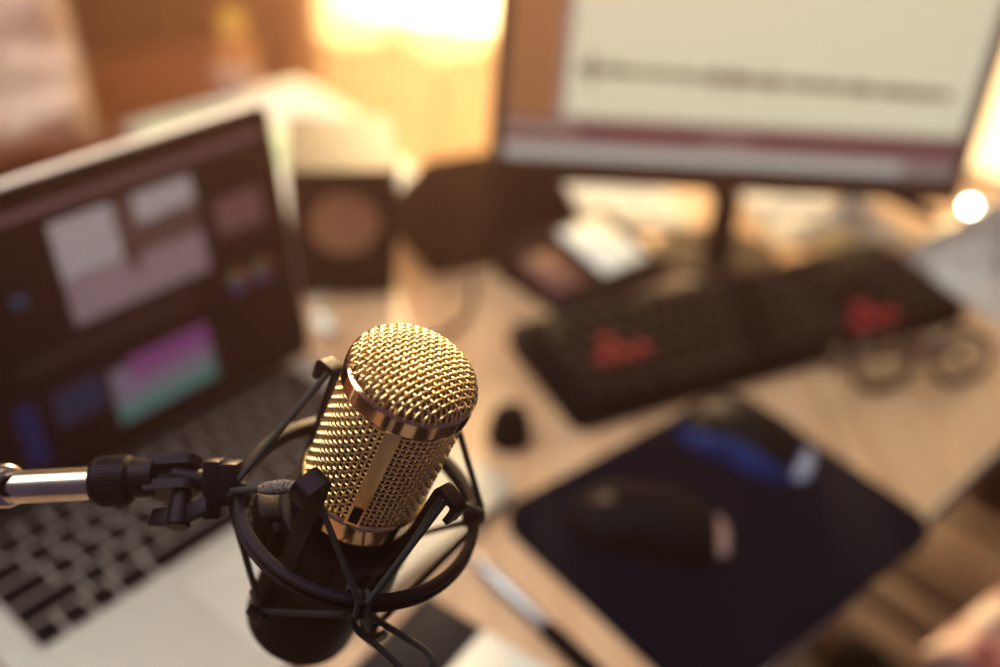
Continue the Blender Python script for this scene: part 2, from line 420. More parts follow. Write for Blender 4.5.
# ------------------------------------------------------------------ microphone
MO = Vector((-.02737, .27570, .31569)); ma = Vector((.30640, -.03323, .95132)).normalized()
me1 = (CAM-MO); me1 = (me1-ma*me1.dot(ma)).normalized(); me2 = ma.cross(me1)
MT = .1426
MM = frame(MO-ma*MT, me1, me2, ma)             # origin at the foot of the microphone, z along its axis
MR = frame(MO, me1, me2, ma)                   # origin at the rim of the head
def cyl(r, az, t): return MR @ Vector((r*math.cos(R(az)), r*math.sin(R(az)), t))

def wire_mesh(b, paths, r, n=6):
    for p, closed in paths: b.tube(p, r, n, closed)

def microphone():
    t = thing('condenser_microphone', 'gold mesh headed studio microphone with a black body, held in the shock mount', 'microphone', MM)
    b = MB(); b.lathe([(.0205, -.1426), (.0222, -.1412), (.0226, -.139), (.0226, -.0640), (.0222, -.0634), (.0, -.0634)], MR, 72); body = obj('body', b, M_black_satin, t)
    b = MB(); b.lathe([(.006, -.150), (.0085, -.150), (.0085, -.1426), (.006, -.1426)], MR, 24, True); obj('connector_socket', b, M_chrome_dk, body)
    b = MB(); b.lathe([(.0212, -.0634), (.0228, -.0632), (.0230, -.0622), (.0230, -.0548), (.0226, -.0540), (.0212, -.0536)], MR, 96, True); obj('lower_ring', b, M_gold_pol, t, angle=14)
    b = MB(); b.lathe([(.0206, -.0536), (.0231, -.0536), (.0236, -.0528), (.0231, -.0520), (.0206, -.0520)], MR, 96, True); obj('grille_rim', b, M_gold_wire, t)
    b = MB(); b.lathe([(.0212, -.0066), (.0231, -.0066), (.0232, -.0062), (.0232, -.0006), (.0228, 0), (.0223, .0005), (.0216, .0005), (.0212, 0)], MR, 128, True); obj('head_band', b, M_gold_pol, t, angle=14)
    # side grille, woven of round wire
    Rm, A, wr = .0219, .00042, .00054
    N, p = 64, .00222; t0, t1 = -.0530, -.0062
    rows = int(round((t1-t0)/p)); p = (t1-t0)/rows
    b = MB(); paths = []
    for k in range(N):
        th = 2*PI*k/N; sg = 1 if k % 2 == 0 else -1; pts = []
        for i in range(rows*4+1):
            tt = i/4; r = Rm+A*sg*math.cos(PI*tt); pts.append(MR @ Vector((r*math.cos(th), r*math.sin(th), t0+p*tt)))
        paths.append((pts, False))
    for j in range(rows):
        sg = 1 if j % 2 == 0 else -1; pts = []
        for i in range(N*4):
            th = 2*PI*i/(N*4); r = Rm-A*sg*math.cos(th*N/2); pts.append(MR @ Vector((r*math.cos(th), r*math.sin(th), t0+p*j)))
        paths.append((pts, True))
    wire_mesh(b, paths, wr)
    grille = obj('side_grille', b, M_gold_wire, t, angle=80)
    b = MB(); b.lathe([(.0201, -.0532), (.0201, -.004)], MR, 64); obj('inner_gauze', b, mat('inner_gauze_shaded', (92, 48, 36), .7, .2, 900, .25), grille)  # darker copy of the same gauze paints the shaded sides
    # domed top grille
    Rd, H, pd = .0219, .0096, .00204
    ca, sa = math.cos(R(57)), math.sin(R(57))
    def surf(x, y, off):
        rho = math.hypot(x, y); q = min(rho/Rd, 1.)
        # flattened dome: super-ellipse
        z = H*(1-q**2.4)**(1/1.9)
        k = 1e-4
        q2 = min(1., max(0., (rho-k)/Rd)); z2 = H*(1-q2**2.4)**(1/1.9)
        sl = (z2-z)/k if rho > k else 0.
        nr, nz = sl, 1.; L_ = math.hypot(nr, nz); nr /= L_; nz /= L_
        if rho > 1e-9: dx, dy = x/rho, y/rho
        else: dx = dy = 0
        X, Y, Zz = x+dx*nr*off, y+dy*nr*off, z+nz*off
        return MR @ Vector((X*ca-Y*sa, X*sa+Y*ca, Zz))
    b = MB(); paths = []; K = 11
    for axis in (0, 1):
        for k in range(-K, K+1):
            c = (k)*pd+.4*pd*0
            if abs(c) > Rd*.985: continue
            half = math.sqrt(Rd*Rd-c*c); pts = []
            # parameter by arc so that the steep rim keeps its samples
            M_ = 120
            for i in range(M_+1):
                s = half*math.sin(PI/2*(2*i/M_-1))
                off = .00042*math.cos(PI*s/pd)*(1 if k % 2 == 0 else -1)*(1 if axis == 0 else -1)
                pts.append(surf(s, c, off) if axis == 0 else surf(c, s, off))
            paths.append((pts, False))
    wire_mesh(b, paths, wr)
    dome = obj('dome_grille', b, M_gold_wire, t, angle=80)
    b = MB()
    prof = [(.0206*q, (H-.0019)*(1-q**2.4)**(1/1.9)) for q in [i/24 for i in range(25)]]; prof[0] = (1e-6, H-.0019)
    b.lathe(prof, MR, 64); obj('inner_gauze', b, M_gauze_lit, dome)
    # flat strips that join the bands
    for az in (5.6, 185.6):
        b = MB()
        for tt, hh in ((-.0298, .0466),):
            b.box((.0012, .0056, hh), MR @ RZ(az) @ T(.0229, 0, tt), .0003)
        s = obj('side_strip', b, M_gold_strip, t)
        b = MB(); b.box((.0006, .0036, .0075), MR @ RZ(az) @ T(.0236, 0, -.0475), .0002); obj('dark_reflection', b, M_black_satin, s)  # dark plate put in for a dark reflection on the strip
microphone()

# ------------------------------------------------------------------ shock mount
RC = Vector((-.04598, .27788, .25084)); rn = Vector((.18093, -.03074, .98302)).normalized()
rx = (CAM-RC); rx = (rx-rn*rx.dot(rn)).normalized(); ry = rn.cross(rx)
MRING = frame(RC, rx, ry, rn)
def ringp(r, az, z): return MRING @ Vector((r*math.cos(R(az)), r*math.sin(R(az)), z))
NODES = (12, 102, 192, 282); HOOKS = (-27, 59, 147, 237)

def shock_mount():
    t = thing('shock_mount', 'black spider shock mount with a grooved ring and elastic cords around the microphone', 'microphone mount', MRING)
    g = .0013
    prof = [(.0420, -.0030), (.0450, -.0030), (.0455, -.0026), (.0455, -g), (.0440, -g*.6), (.0440, g*.6), (.0455, g), (.0455, .0026), (.0450, .0030), (.0420, .0030), (.0416, .0026), (.0416, -.0026)]
    b = MB(); b.lathe(prof, MRING, 120, True); ring = obj('outer_ring', b, M_black_plastic, t)
    # inner basket
    b = MB()
    b.lathe([(.0233, -.070), (.0262, -.070), (.0268, -.0706), (.0268, -.0755), (.0256, -.0765), (.0256, -.0935), (.0268, -.0945), (.0268, -.0995), (.0262, -.1), (.0233, -.1)], MR, 72, True)
    for az in range(0, 360, 30):
        b.box((.0022, .0016, .018), MR @ RZ(az+8) @ T(.0264, 0, -.085), .0004)
    basket = obj('inner_clamp', b, M_black_plastic, t)
    b = MB(); b.box((.009, .012, .024), MR @ RZ(-63) @ T(.0305, 0, -.083), .0012); b.box((.004, .020, .020), MR @ RZ(-63) @ T(.0275, 0, -.083), .001); lug = obj('clamp_lug', b, M_black_plastic, basket)
    for tt in (-.077, -.089):
        b = MB(); b.lathe([(.0, 0), (.0022, 0), (.0024, .0006), (.0018, .0013), (.0, .0014)], MR @ RZ(-63) @ T(.0349, 0, tt) @ RY(90), 16); obj('screw', b, M_chrome_dk, lug)
    # four arms, hooked at both ends
    def strip(path, az, w, th):
        P = smooth_path([Vector((r, 0, tt)) for r, tt in path], 4); vs = []; M = MR @ RZ(az)
        for i, p in enumerate(P):
            a = P[max(0, i-1)]; c = P[min(len(P)-1, i+1)]; d = (c-a).normalized(); nn = Vector((-d.z, 0, d.x))
            for sx, sy in ((-1, -1), (1, -1), (1, 1), (-1, 1)):
                vs.append(M @ (p+nn*th/2*sx+Vector((0, w/2*sy, 0))))
        fs = [(0, 1, 2, 3)[::-1], tuple(len(P)*4-4+k for k in range(4))]
        for i in range(len(P)-1):
            for k in range(4): fs.append((i*4+k, i*4+(k+1) % 4, i*4+4+(k+1) % 4, i*4+4+k))
        return vs, fs
    for az in HOOKS:
        b = MB(); dt, wd = (-.0076, .0072) if az == -27 else (0., .0056)
        b.add(*strip([(.0268, -.094), (.0268, -.072), (.0278, -.050), (.0289, -.0305+dt), (.0293, -.0272+dt), (.0305, -.0262+dt), (.0360, -.0270+dt*1.1), (.0374, -.0280+dt*1.1), (.0376, -.0305+dt*1.1), (.0370, -.0350+dt)], az, wd, .0024))
        b.add(*strip([(.0268, -.078), (.0268, -.096), (.0278, -.106), (.0288, -.1105), (.0302, -.1118), (.0340, -.1114), (.0352, -.1102), (.0350, -.1065)], az, .0062, .0022))
        obj('hook_arm', b, M_black_plastic, t)
    # elastics: upper and lower zigzag
    def zig(hr, ht, zr, sgn):
        pts = []
        for i in range(4):
            na, ha = NODES[i], HOOKS[(i+1) % 4]
            pts += [ringp(.0462, na-1.6, zr), ringp(.0462, na+1.6, zr)]
            hh = ht-(.0078 if ha == -27 and sgn > 0 else 0)
            pts += [cyl(hr-.0006, ha-3.2, hh), cyl(hr, ha, hh+.0010*sgn), cyl(hr-.0006, ha+3.2, hh)]
        return pts
    b = MB(); b.tube(zig(.0335, -.0300, .0034, 1), .00125, 10, True); up_c = obj('elastic_cord', b, M_elastic, t)
    b = MB(); b.tube(zig(.0318, -.1082, -.0034, -1), .00125, 10, True); lo_c = obj('elastic_cord', b, M_elastic, t)
    for az in NODES:      # loops of cord tied round the ring
        b = MB()
        for da in (-2.2, 2.2):
            pts = [ringp(.0437+.0034*math.cos(q), az+da, .0044*math.sin(q)) for q in [2*PI*i/20 for i in range(20)]]
            b.tube(pts, .00105, 8, True)
        obj('cord_loop', b, M_elastic, ring)
    # frayed cord end sleeve on the left strand and a crimp on the lower one
    a0, a1 = ringp(.0462, 283.6, .0034), cyl(.0335, -30.2, -.0378)
    b = MB(); n = 26; pts = []; rr = []
    for i in range(n+1):
        f = .40+.50*i/n; pts.append(a0.lerp(a1, f)); rr.append(.0013+.0011*math.sin(PI*min(1, i/n*1.02))**.6+.0003*math.sin(i*2.1))
    b.tube(pts, rr, 14); tag(obj('cord_sleeve', b, M_fray, up_c), 'frayed grey sleeve on the cord')
    c0 = cyl(.0325, -30, -.1078); c1 = ringp(.0462, 283.6, -.0034)
    b = MB(); b.tube([c0.lerp(c1, .02), c0.lerp(c1, .16)], .0017, 12); tag(obj('cord_crimp', b, M_chrome_dk, lo_c), 'pale metal crimp')
    # slack loop of cord hanging under the front of the ring
    pts = [ (-0.0423, 0.2365, 0.2544), (-0.0435, 0.2372, 0.2449), (-0.0417, 0.2365, 0.2371), (-0.0385, 0.2341, 0.2336), (-0.0326, 0.2320, 0.2307), (-0.0236, 0.2281, 0.2251), (-0.0172, 0.2251, 0.2208), (-0.0127, 0.2253, 0.2211), (-0.0123, 0.2293, 0.2268), (-0.0152, 0.2331, 0.2286), (-0.0231, 0.2367, 0.2304), (-0.0305, 0.2388, 0.2333), (-0.0364, 0.2382, 0.2395), (-0.0391, 0.2380, 0.2461), (-0.0416, 0.2368, 0.2531) ]
    b = MB(); b.tube(smooth_path(pts, 8), .0012, 10); obj('slack_cord', b, M_elastic, t)
    # bracket that joins the ring to the boom
    q = ringp(.0462, 277, 0); bl = -right
    vv = (CAM-q).normalized()
    MQ = frame(q, right, up, -fwd)
    b = MB(); b.box((.0065, .0155, .0125), MQ @ T(-.0005, .0015, 0), .0012); b.box((.0060, .0210, .0105), MQ @ T(-.0068, -.0005, 0), .0008); br = obj('ring_bracket', b, M_black_plastic, t)
    b = MB(); b.tube([MQ @ Vector((-.010, .0018, 0)), MQ @ Vector((-.0215, .0040, .0))], .0042, 20); b.lathe([(.0, -.0022), (.0052, -.0022), (.0056, -.0017), (.0056, .0017), (.0052, .0022), (0, .0022)], MQ @ T(-.0220, .0041, 0) @ RX(-52), 24); obj('swivel_tongue', b, M_black_plastic, br)
    return q
RQ = shock_mount()

# ------------------------------------------------------------------ boom arm
def boom_arm():
    MQ = frame(RQ, right, up, -fwd)
    s = .000372                                   # metres that one picture pixel spans at this depth
    q0 = Vector((RQ-CAM)); dep = q0.dot(fwd)
    x0 = 500+1046*q0.dot(right)/dep; y0 = 333.5-1046*q0.dot(up)/dep; s = dep/1046
    def B(px, py, k=0): return MQ @ Vector(((px-x0)*s, -(py-y0)*s, k))
    post = Vector((-.60, .33, 0))
    t = thing('boom_arm', 'steel microphone boom arm with a black knurled collar and wing nut, entering from the left', 'microphone stand', post)
    ax = (B(100, 483)-B(0, 488)).normalized()
    pa = (-up*.86+(-fwd)*.51).normalized(); pa = (pa-ax*pa.dot(ax)).normalized(); pc = ax.cross(pa)
    b = MB(); b.tube([B(8, 487.5), B(97, 483)], 16.4*s, 32); b.tube([B(8, 487.5), B(15, 487.2)], 17.2*s, 32); obj('tube', b, M_chrome, t)
    # collar
    MC = frame(B(94, 482), ax.orthogonal().normalized(), ax.cross(ax.orthogonal().normalized()), ax)
    b = MB(); r = 25*s; b.lathe([(17*s, 0), (r-4*s, 0), (r-.8*s, 3.5*s), (r, 8*s), (r, 36*s), (r-2.*s, 38*s), (r-4*s, 40*s), (20*s, 41*s), (17*s, 41*s)], MC, 64)
    for k in range(44):
        b.box((1.3*s, 1.5*s, 26*s), MC @ RZ(360/44*k) @ T(r, 0, 22*s), .3*s, 1)
    obj('collar', b, M_black_plastic, t)
    MK = frame(B(134, 478.5), pc, pa, ax)          # clevis frame: y along the pivot, z along the boom
    b = MB(); b.lathe([(0, -4*s), (19*s, -4*s), (20.5*s, 0), (20.5*s, 22*s), (19*s, 23*s), (0, 23*s)], MK, 48)
    fork = [( -15*s, 15*s), (15*s, 15*s), (15*s, 52*s)]+[(15*s*math.cos(q), 52*s+15*s*math.sin(q)) for q in [PI*i/12 for i in range(1, 12)]]+[(-15*s, 52*s)]
    MP = frame(MK @ Vector((0, 0, 0)), pc, ax, pa)
    b.prism(fork, 8*s, 18*s, MP); b.prism(fork, -18*s, -8*s, MP)
    fk = obj('clevis', b, M_black_plastic, t)
    pv = MK @ Vector((0, 0, 50*s))
    b = MB(); b.tube([pv-pa*21*s, pv+pa*20*s], 6*s, 20); obj('pivot_bolt', b, M_chrome_dk, fk)
    wn = pv+pa*33*s
    MW = frame(pv, pc, ax, pa)
    b = MB(); b.lathe([(0, 18*s), (9*s, 18*s), (10*s, 20*s), (11.5*s, 46*s), (12*s, 52*s), (10.5*s, 54*s), (0, 54.5*s)], MW, 32)
    wd = (right*.74+up*.67); wd = (wd-pa*wd.dot(pa)).normalized(); wo = pa.cross(wd)
    MWg = frame(pv+pa*42*s, wd, pa, wo)
    for sg in (-1, 1):
        b.box((28*s, 18*s, 7*s), MWg @ T(sg*20*s, -2*s, 0) @ RZ(sg*-12), 1.6*s)
    obj('wing_nut', b, M_black_plastic, t)
    # elbow joint and the rest of the arm, out of the picture on the left
    j = B(4, 486)
    vj = (CAM-j).normalized(); vj = (vj+right*.35).normalized(); xx = vj.orthogonal().normalized(); MJ = frame(j, xx, vj.cross(xx), vj)
    b = MB(); b.lathe([(0, -20*s), (20*s, -20*s), (22*s, -18*s), (22*s, 6*s), (20*s, 9*s), (17.5*s, 9.5*s), (17*s, 12*s), (15*s, 13*s), (0, 13*s)], MJ, 40); jt = obj('elbow_joint', b, M_chrome, t)
    b = MB(); b.lathe([(0, 12*s), (11*s, 12*s), (11*s, 17*s), (9*s, 19*s), (0, 19*s)], MJ, 28); obj('bolt_cap', b, M_black_satin, jt)
    tp = post+Z*.36
    b = MB(); b.tube([j-vj*14*s, j-vj*14*s+(tp-j)*.1, tp], .006, 24); obj('tube', b, M_chrome, t)
    b = MB(); b.tube([post+Z*.02, tp+Z*.02], .009, 24); obj('post', b, M_chrome, t)
    b = MB(); b.lathe([(0, 0), (.05, 0), (.05, .012), (.045, .018), (.014, .022), (.012, .03), (0, .03)], T(*post), 40); obj('base', b, M_black_plastic, t)
boom_arm()

# ------------------------------------------------------------------ mouse pad and mice
PAD_C = Vector((.1700, .5435, 0))
def pad():
    M = T(PAD_C.x, PAD_C.y) @ RZ(42.5)
    b = MB(); b.prism(rrect(.262, .200, .028, 8), 0, .003, M)
    o = obj('mouse_pad', b, M_pad, M=M); tag(o, 'black rectangular cloth mouse pad with rounded corners beneath both mice', 'mouse pad')
pad()

def mouse(label, pos, rz, L_, W_, H_, top, side, accent, zbase=.003):
    M = T(pos[0], pos[1], zbase) @ RZ(rz)
    t = thing('computer_mouse', label, 'mouse', M)
    # x along the mouse; the tail (palm end) at +x
    def sect(u):
        s = max(0., 1-abs(2*u-1.0)**2.6)**.5
        w = W_/2*s*(1-.16*math.exp(-((u-.42)/.16)**2))
        hz = H_*(max(0, math.sin(PI*min(1, (u*.86+.14))))**.75)*(.55+.45*u)*s**.6
        return (u-.5)*L_, w, hz
    def shell(u0, u1, a0, a1, off=0., nu=28, na=20):
        b = MB()
        def fn(i, j):
            u = u0+(u1-u0)*i; x, w, hz = sect(u); q = R(a0+(a1-a0)*j)
            return M @ Vector((x, (w+off)*math.copysign(abs(math.cos(q))**.75, math.cos(q)), max(0, (hz+off)*abs(math.sin(q))**.8)))
        b.grid(fn, nu, na); return b
    body = obj('shell', shell(.0, 1., 0, 180), side, t, angle=70)
    obj('top_cover', shell(.05, .86, 42, 138, .0007), top, t, angle=70)
    for a0, a1 in ((48, 86), (94, 132)):
        obj('button', shell(.03, .38, a0, a1, .0016, 12, 8), top, t, angle=70)
    for a0, a1 in ((20, 84), (96, 160)):
        pass
    b = shell(.885, .965, 25, 155, .0010, 6, 20); tag(obj('tail_band', b, accent, t, angle=70), 'pale glossy band at the palm end')  # paler band across the palm end
    x, w, hz = sect(.22)
    b = MB(); b.lathe([(.003, -.0035), (.0075, -.003), (.008, 0), (.0075, .003), (.003, .0035)], M @ T(x, 0, hz-.0035) @ RX(90), 24); obj('scroll_wheel', b, M_wheel, t)
    b = MB(); b.prism([(px*.9, py) for px, py in rrect(L_*.8, W_*.7, .01)], -.0001, .001, M); obj('glide_pad', b, M_black_matte, t)
    return t
M_wheel = mat('grey_rubber_wheel', (120, 92, 84), .6, 0., 90, .1, spec=.1)
M_acc1 = mat('rose_grey_gloss', (196, 160, 152), .25, .1, 60, .05, coat=.5)
M_acc2 = mat('silver_blue_gloss', (208, 214, 232), .22, .1, 60, .05, coat=.5)
M_mouse_blk = mat('black_mouse_shell', (12, 12, 18), .55, 0., 60, .1, spec=.04)
mouse('all black computer mouse on the pad, nearer the pen', (.1175, .528), -5, .118, .066, .038, M_mouse_blk, M_mouse_blk, M_acc1)
mouse('black computer mouse with glossy blue sides, touching the keyboard side of the pad', (.199, .628), -27, .112, .066, .038, M_mouse_blk, M_blue, M_acc2)

# ------------------------------------------------------------------ big keyboard
def keyboard():
    M = T(.222, .789, 0) @ RZ(30.2) @ T(0, 0, 0)
    W_, D_ = .432, .124
    t = thing('computer_keyboard', 'long black gaming keyboard with some red keys in front of the monitor', 'keyboard', M)
    tilt = M @ T(0, 0, .004) @ RX(3.0)
    b = MB(); b.prism(rrect(W_, D_, .010), .0, .016, tilt); obj('case', b, M_key, t)
    b = MB(); b.prism(rrect(W_-.016, D_-.022, .004), .016, .0164, tilt @ T(0, .004, 0)); pl = obj('key_plate', b, M_black_matte, t)
    u = .0182; kb = MB(); x0 = -W_/2+.012; y0 = D_/2-.020
    red = []
    def cap(mb, x, y, w):
        mb_ = mb
        c = tilt @ T(x+w/2, y, 0)
        a, d = w/2-.0007, u/2-.0007; a2, d2 = a-.0022, d-.0022
        vs = [c @ Vector(v) for v in ((-a, -d, .0166), (a, -d, .0166), (a, d, .0166), (-a, d, .0166), (-a2, -d2+.0008, .0252), (a2, -d2+.0008, .0252), (a2, d2+.0008, .0252), (-a2, d2+.0008, .0252))]
        mb_.add(vs, [(3, 2, 1, 0), (4, 5, 6, 7), (0, 1, 5, 4), (1, 2, 6, 5), (2, 3, 7, 6), (3, 0, 4, 7)])
    layout = [
        [1]+[0, 1, 1, 1, 1, -.5, 1, 1, 1, 1, -.5, 1, 1, 1, 1],
        [1]*13+[2], [1.5]+[1]*12+[1.5], [1.75]+[1]*11+[2.25], [2.25]+[1]*10+[2.75], [1.25, 1.25, 1.25, 6.25, 1.25, 1.25, 1.25, 1.25]]
    reds = {(2, 2), (3, 1), (3, 2), (3, 3)}
    for r, row in enumerate(layout):
        x = x0; y = y0-r*u
        if r == 0: row = [1, -1, 1, 1, 1, 1, -.5, 1, 1, 1, 1, -.5, 1, 1, 1, 1]
        for c, w in enumerate(row):
            if w < 0: x += -w*u; continue
            if w == 0: continue
            if (r, c) in reds: red.append((x, y, w*u))
            else: cap(kb, x, y, w*u)
            x += w*u
    xn = x0+15.35*u
    for r in range(6):
        for c in range(3):
            if r in (3,) or (r == 4 and c != 1): continue
            if r == 4: red.append((xn+c*u, y0-r*u, u)); continue
            if r == 5: red.append((xn+c*u, y0-r*u, u)); continue
            cap(kb, xn+c*u, y0-r*u, u)
    xp = xn+3.3*u
    for r in range(1, 6):
        for c in range(4): cap(kb, xp+c*u, y0-r*u, u)
    tag(obj('keycap', kb, M_key, t, smooth=False), kind='stuff')
    for x, y, w in red:
        b = MB(); cap(b, x, y, w); tag(obj('keycap', b, M_red, t, smooth=False), 'red keycap')
    b = MB(); b.box((W_-.02, .012, .004), M @ T(0, D_/2-.012, .002)); obj('riser', b, M_black_matte, t)
keyboard()

# ------------------------------------------------------------------ eyeglasses
def eyeglasses():
    M = T(.358, .741, 0) @ RZ(16) @ Matrix.Scale(1.12, 4)
    t = thing('eyeglasses', 'dark red framed round eyeglasses lying folded on the desk right of the keyboard', 'eyeglasses', M)
    lean = RX(-18)
    ML = M @ T(0, -.004, .0225) @ RX(-22)
    b = MB()
    for sx in (-1, 1):
        pts = [ML @ Vector((sx*.0335+.0255*math.cos(q), -.003*math.cos(q)**2, .0205*math.sin(q)*(1.03 if math.sin(q) > 0 else .95))) for q in [2*PI*i/48 for i in range(48)]]
        b.tube(pts, .0034, 10, True)
    b.tube([ML @ Vector(p) for p in ((-.0095, 0, .008), (-.004, -.001, .0105), (.004, -.001, .0105), (.0095, 0, .008))], .0026, 10)
    b.tube([ML @ Vector(p) for p in ((-.010, 0, .013), (0, -.001, .0165), (.010, 0, .013))], .0019, 10)
    fr = obj('frame', b, M_glass_frame, t)
    gl = bpy.data.materials.new('spectacle_lens'); gl.use_nodes = True
    bs = gl.node_tree.nodes['Principled BSDF']; bs.inputs['Transmission Weight'].default_value = 1; bs.inputs['IOR'].default_value = 1.03; bs.inputs['Roughness'].default_value = .02
    for sx in (-1, 1):
        b = MB(); poly = [(sx*.0335+.0245*math.cos(q), .0197*math.sin(q)) for q in [2*PI*i/40 for i in range(40)]]
        b.prism(poly, -.0006, .0006, ML @ RX(90)); obj('lens', b, gl, t)
    for sx in (-1, 1):
        b = MB(); pts = [Vector((sx*.0600, 0, .009)), Vector((sx*.0655, .003, .0095)), Vector((sx*.0660, .010, .009)), Vector((sx*.045, .018+.004*sx, .0035)), Vector((0, .023+.004*sx, .000)), Vector((-sx*.045, .026+.004*sx, -.004)), Vector((-sx*.060, .026+.004*sx, -.012))]
        b.tube(smooth_path([ML @ p for p in pts], 6), .0028, 10); obj('temple', b, M_glass_frame, t)
    for sx in (-1, 1):
        b = MB(); b.sphere(None, .0032, ML @ T(sx*.0095, .004, -.002) @ Matrix.Diagonal((.6, .6, 1.4, 1))); obj('nose_pad', b, M_cone, t)
eyeglasses()

# ------------------------------------------------------------------ pen, notepad, dome
def pen():
    a = Vector((-.004, .484, .0062)); d = (Vector((.072, .404, .0062))-a).normalized(); x = Vector((-d.y, d.x, 0)); M = frame(a, x, Z, d)
    t = thing('ballpoint_pen', 'ballpoint pen with a silver barrel and black grip lying beside the mouse pad', 'pen', M)
    b = MB(); b.lathe([(0, .004), (.0040, .004), (.0050, .008), (.0056, .02), (.0056, .072), (.0052, .0725), (0, .0725)], M, 24); obj('barrel', b, M_silver, t)
    b = MB(); b.lathe([(0, 0), (.0022, 0), (.0024, .001), (.0024, .005), (0, .005)], M, 16); obj('push_button', b, mat('blue_button', (70, 92, 150), .35, 0, 60), t)
    b = MB(); b.lathe([(0, .0724), (.0054, .0724), (.0062, .078), (.0062, .118), (.0050, .126), (.0022, .136), (.0006, .139), (0, .139)], M, 24); obj('grip', b, M_black_matte, t)
    b = MB(); b.box((.0022, .0012, .04), M @ T(0, .0064, .028), .0004); obj('clip', b, M_silver, t)
pen()

def notepad():
    K = Vector((-.031, .449, 0)); d1 = Vector((.857, -.514, 0)).normalized(); d2 = Vector((d1.y, -d1.x, 0))
    if d2.y > 0: d2 = -d2
    M = frame(K+d1*.09+d2*.065, d1, -d2, Z)
    t = thing('notepad', 'white notepad with a wide black bound strip at the bottom edge, below the pen', 'notepad', M)
    b = MB(); b.box((.138, .13, .0055), M @ T(.021, 0, .00275), .0006); obj('page_block', b, mat('note_pages', (206, 200, 190), .85, 0, 30, .02), t)
    b = MB(); b.box((.046, .131, .0062), M @ T(-.068, 0, .0031), .0012); tag(obj('binding', b, mat('navy_binding', (8, 11, 28), .8, 0, 90, spec=.1), t), 'black bound strip')
notepad()
b = MB(); b.lathe([(0, 0), (.0160, 0), (.0172, .0015), (.0170, .009), (.0152, .020), (.0118, .028), (.006, .0325), (0, .0335)], T(.014, .613), 40)
tag(obj('rubber_cap', b, M_black_matte, M=T(.014, .613)), 'small black dome shaped cap standing alone between microphone and keyboard', 'cap')

# ------------------------------------------------------------------ speaker, device, boxes
def speaker():
    M = T(-.143, .788, 0) @ RZ(13) @ Matrix.Scale(1.13, 4)
    w, dp, h = .083, .095, .113
    t = thing('desktop_speaker', 'small dark desktop speaker with a round driver, behind the laptop', 'speaker', M)
    b = MB(); b.prism(rrect(w, dp, .008), 0.002, h, M @ T(0, dp/2, 0)); cab = obj('cabinet', b, M_black_plastic, t)
    MF = M @ T(0, -.0005, .068) @ RX(90)
    b = MB(); b.lathe([(.0265, 0), (.0325, 0), (.0325, .002), (.031, .003), (.028, .003), (.0265, .001)], MF, 40, True); obj('driver_ring', b, M_black_satin, cab)
    b = MB(); b.lathe([(.0270, .0015), (.0245, .0030), (.022, .0015), (.012, -.006), (.0105, -.006), (.0085, -.001), (.004, .0015), (0, .002)], MF, 40); tag(obj('driver_cone', b, M_cone, cab), 'light brown cone')
    b = MB(); b.lathe([(0, 0), (.007, 0), (.007, .004), (.006, .005), (0, .005)], M @ T(.0, -.0005, .022) @ RX(90), 24); obj('volume_knob', b, M_black_satin, cab)
speaker()

def device():
    M = T(-.037, .9385, 0) @ RZ(31)
    t = thing('storage_box', 'black box with a sloping end between the speaker and the monitor stand', 'box', M)
    prof = [(-.075, 0), (.060, 0), (.060, .054), (-.040, .050), (-.075, .032)]
    b = MB(); MP = M @ frame(Vector((-.095, 0, 0)), Vector((0, 1, 0)), Vector((0, 0, 1)), Vector((1, 0, 0)))
    b.prism(prof, .010, .180, MP)
    iv = M.inverted()
    for i, p in enumerate(b.v):          # the left end slopes in towards the top
        q = iv @ Vector(p)
        if q.x < -.07: b.v[i] = tuple(M @ Vector((q.x+.055*min(1, max(0, q.z)/.054), q.y, q.z)))
    o = obj('casing', b, M_black_dull, t, smooth=False)
    md = o.modifiers.new('edge', 'BEVEL'); md.width = .006; md.segments = 2
    b = MB(); b.box((.12, .004, .018), M @ T(-.005, -.0745, .022), .001); obj('front_slot', b, M_bezel, t)
    b = MB(); b.box((.08, .05, .003), M @ T(.02, .010, .0525) @ RX(2.3), .001); obj('top_cover', b, M_black_dull, t)
device()

def phone():
    d = Vector((.79, -.61, 0)); Mx = frame(Vector((.083, .838, 0)), Vector((.70, .714, 0)), Vector((-.714, .70, 0)), Z)
    M = T(.070, .856, 0) @ RZ(44)
    t = thing('desk_phone', 'black desk phone with a pale panel and handset, between keyboard and monitor stand', 'phone', M)
    prof = [(-.050, 0), (.052, 0), (.052, .033), (-.050, .015)]
    MP = M @ frame(Vector((-.085, 0, 0)), Vector((0, 1, 0)), Vector((0, 0, 1)), Vector((1, 0, 0)))
    b = MB(); b.prism(prof, .022, .166, MP); o = obj('housing', b, M_black_plastic, t, smooth=False)
    md = o.modifiers.new('edge', 'BEVEL'); md.width = .004; md.segments = 2
    tilt = M @ T(0, 0, .0245) @ RX(9.8)
    b = MB(); b.box((.058, .070, .003), tilt @ T(.032, .004, .001), .001); tag(obj('display', b, mat('pale_panel', (250, 244, 230), .5, 0, 30, .02), t), 'pale rectangular panel')
    b = MB(); b.box((.040, .052, .003), tilt @ T(-.042, -.004, .001), .001); tag(obj('keypad', b, mat('rose_panel', (116, 68, 62), .4, 0, 30, .05), t), 'dim reddish panel')
phone()

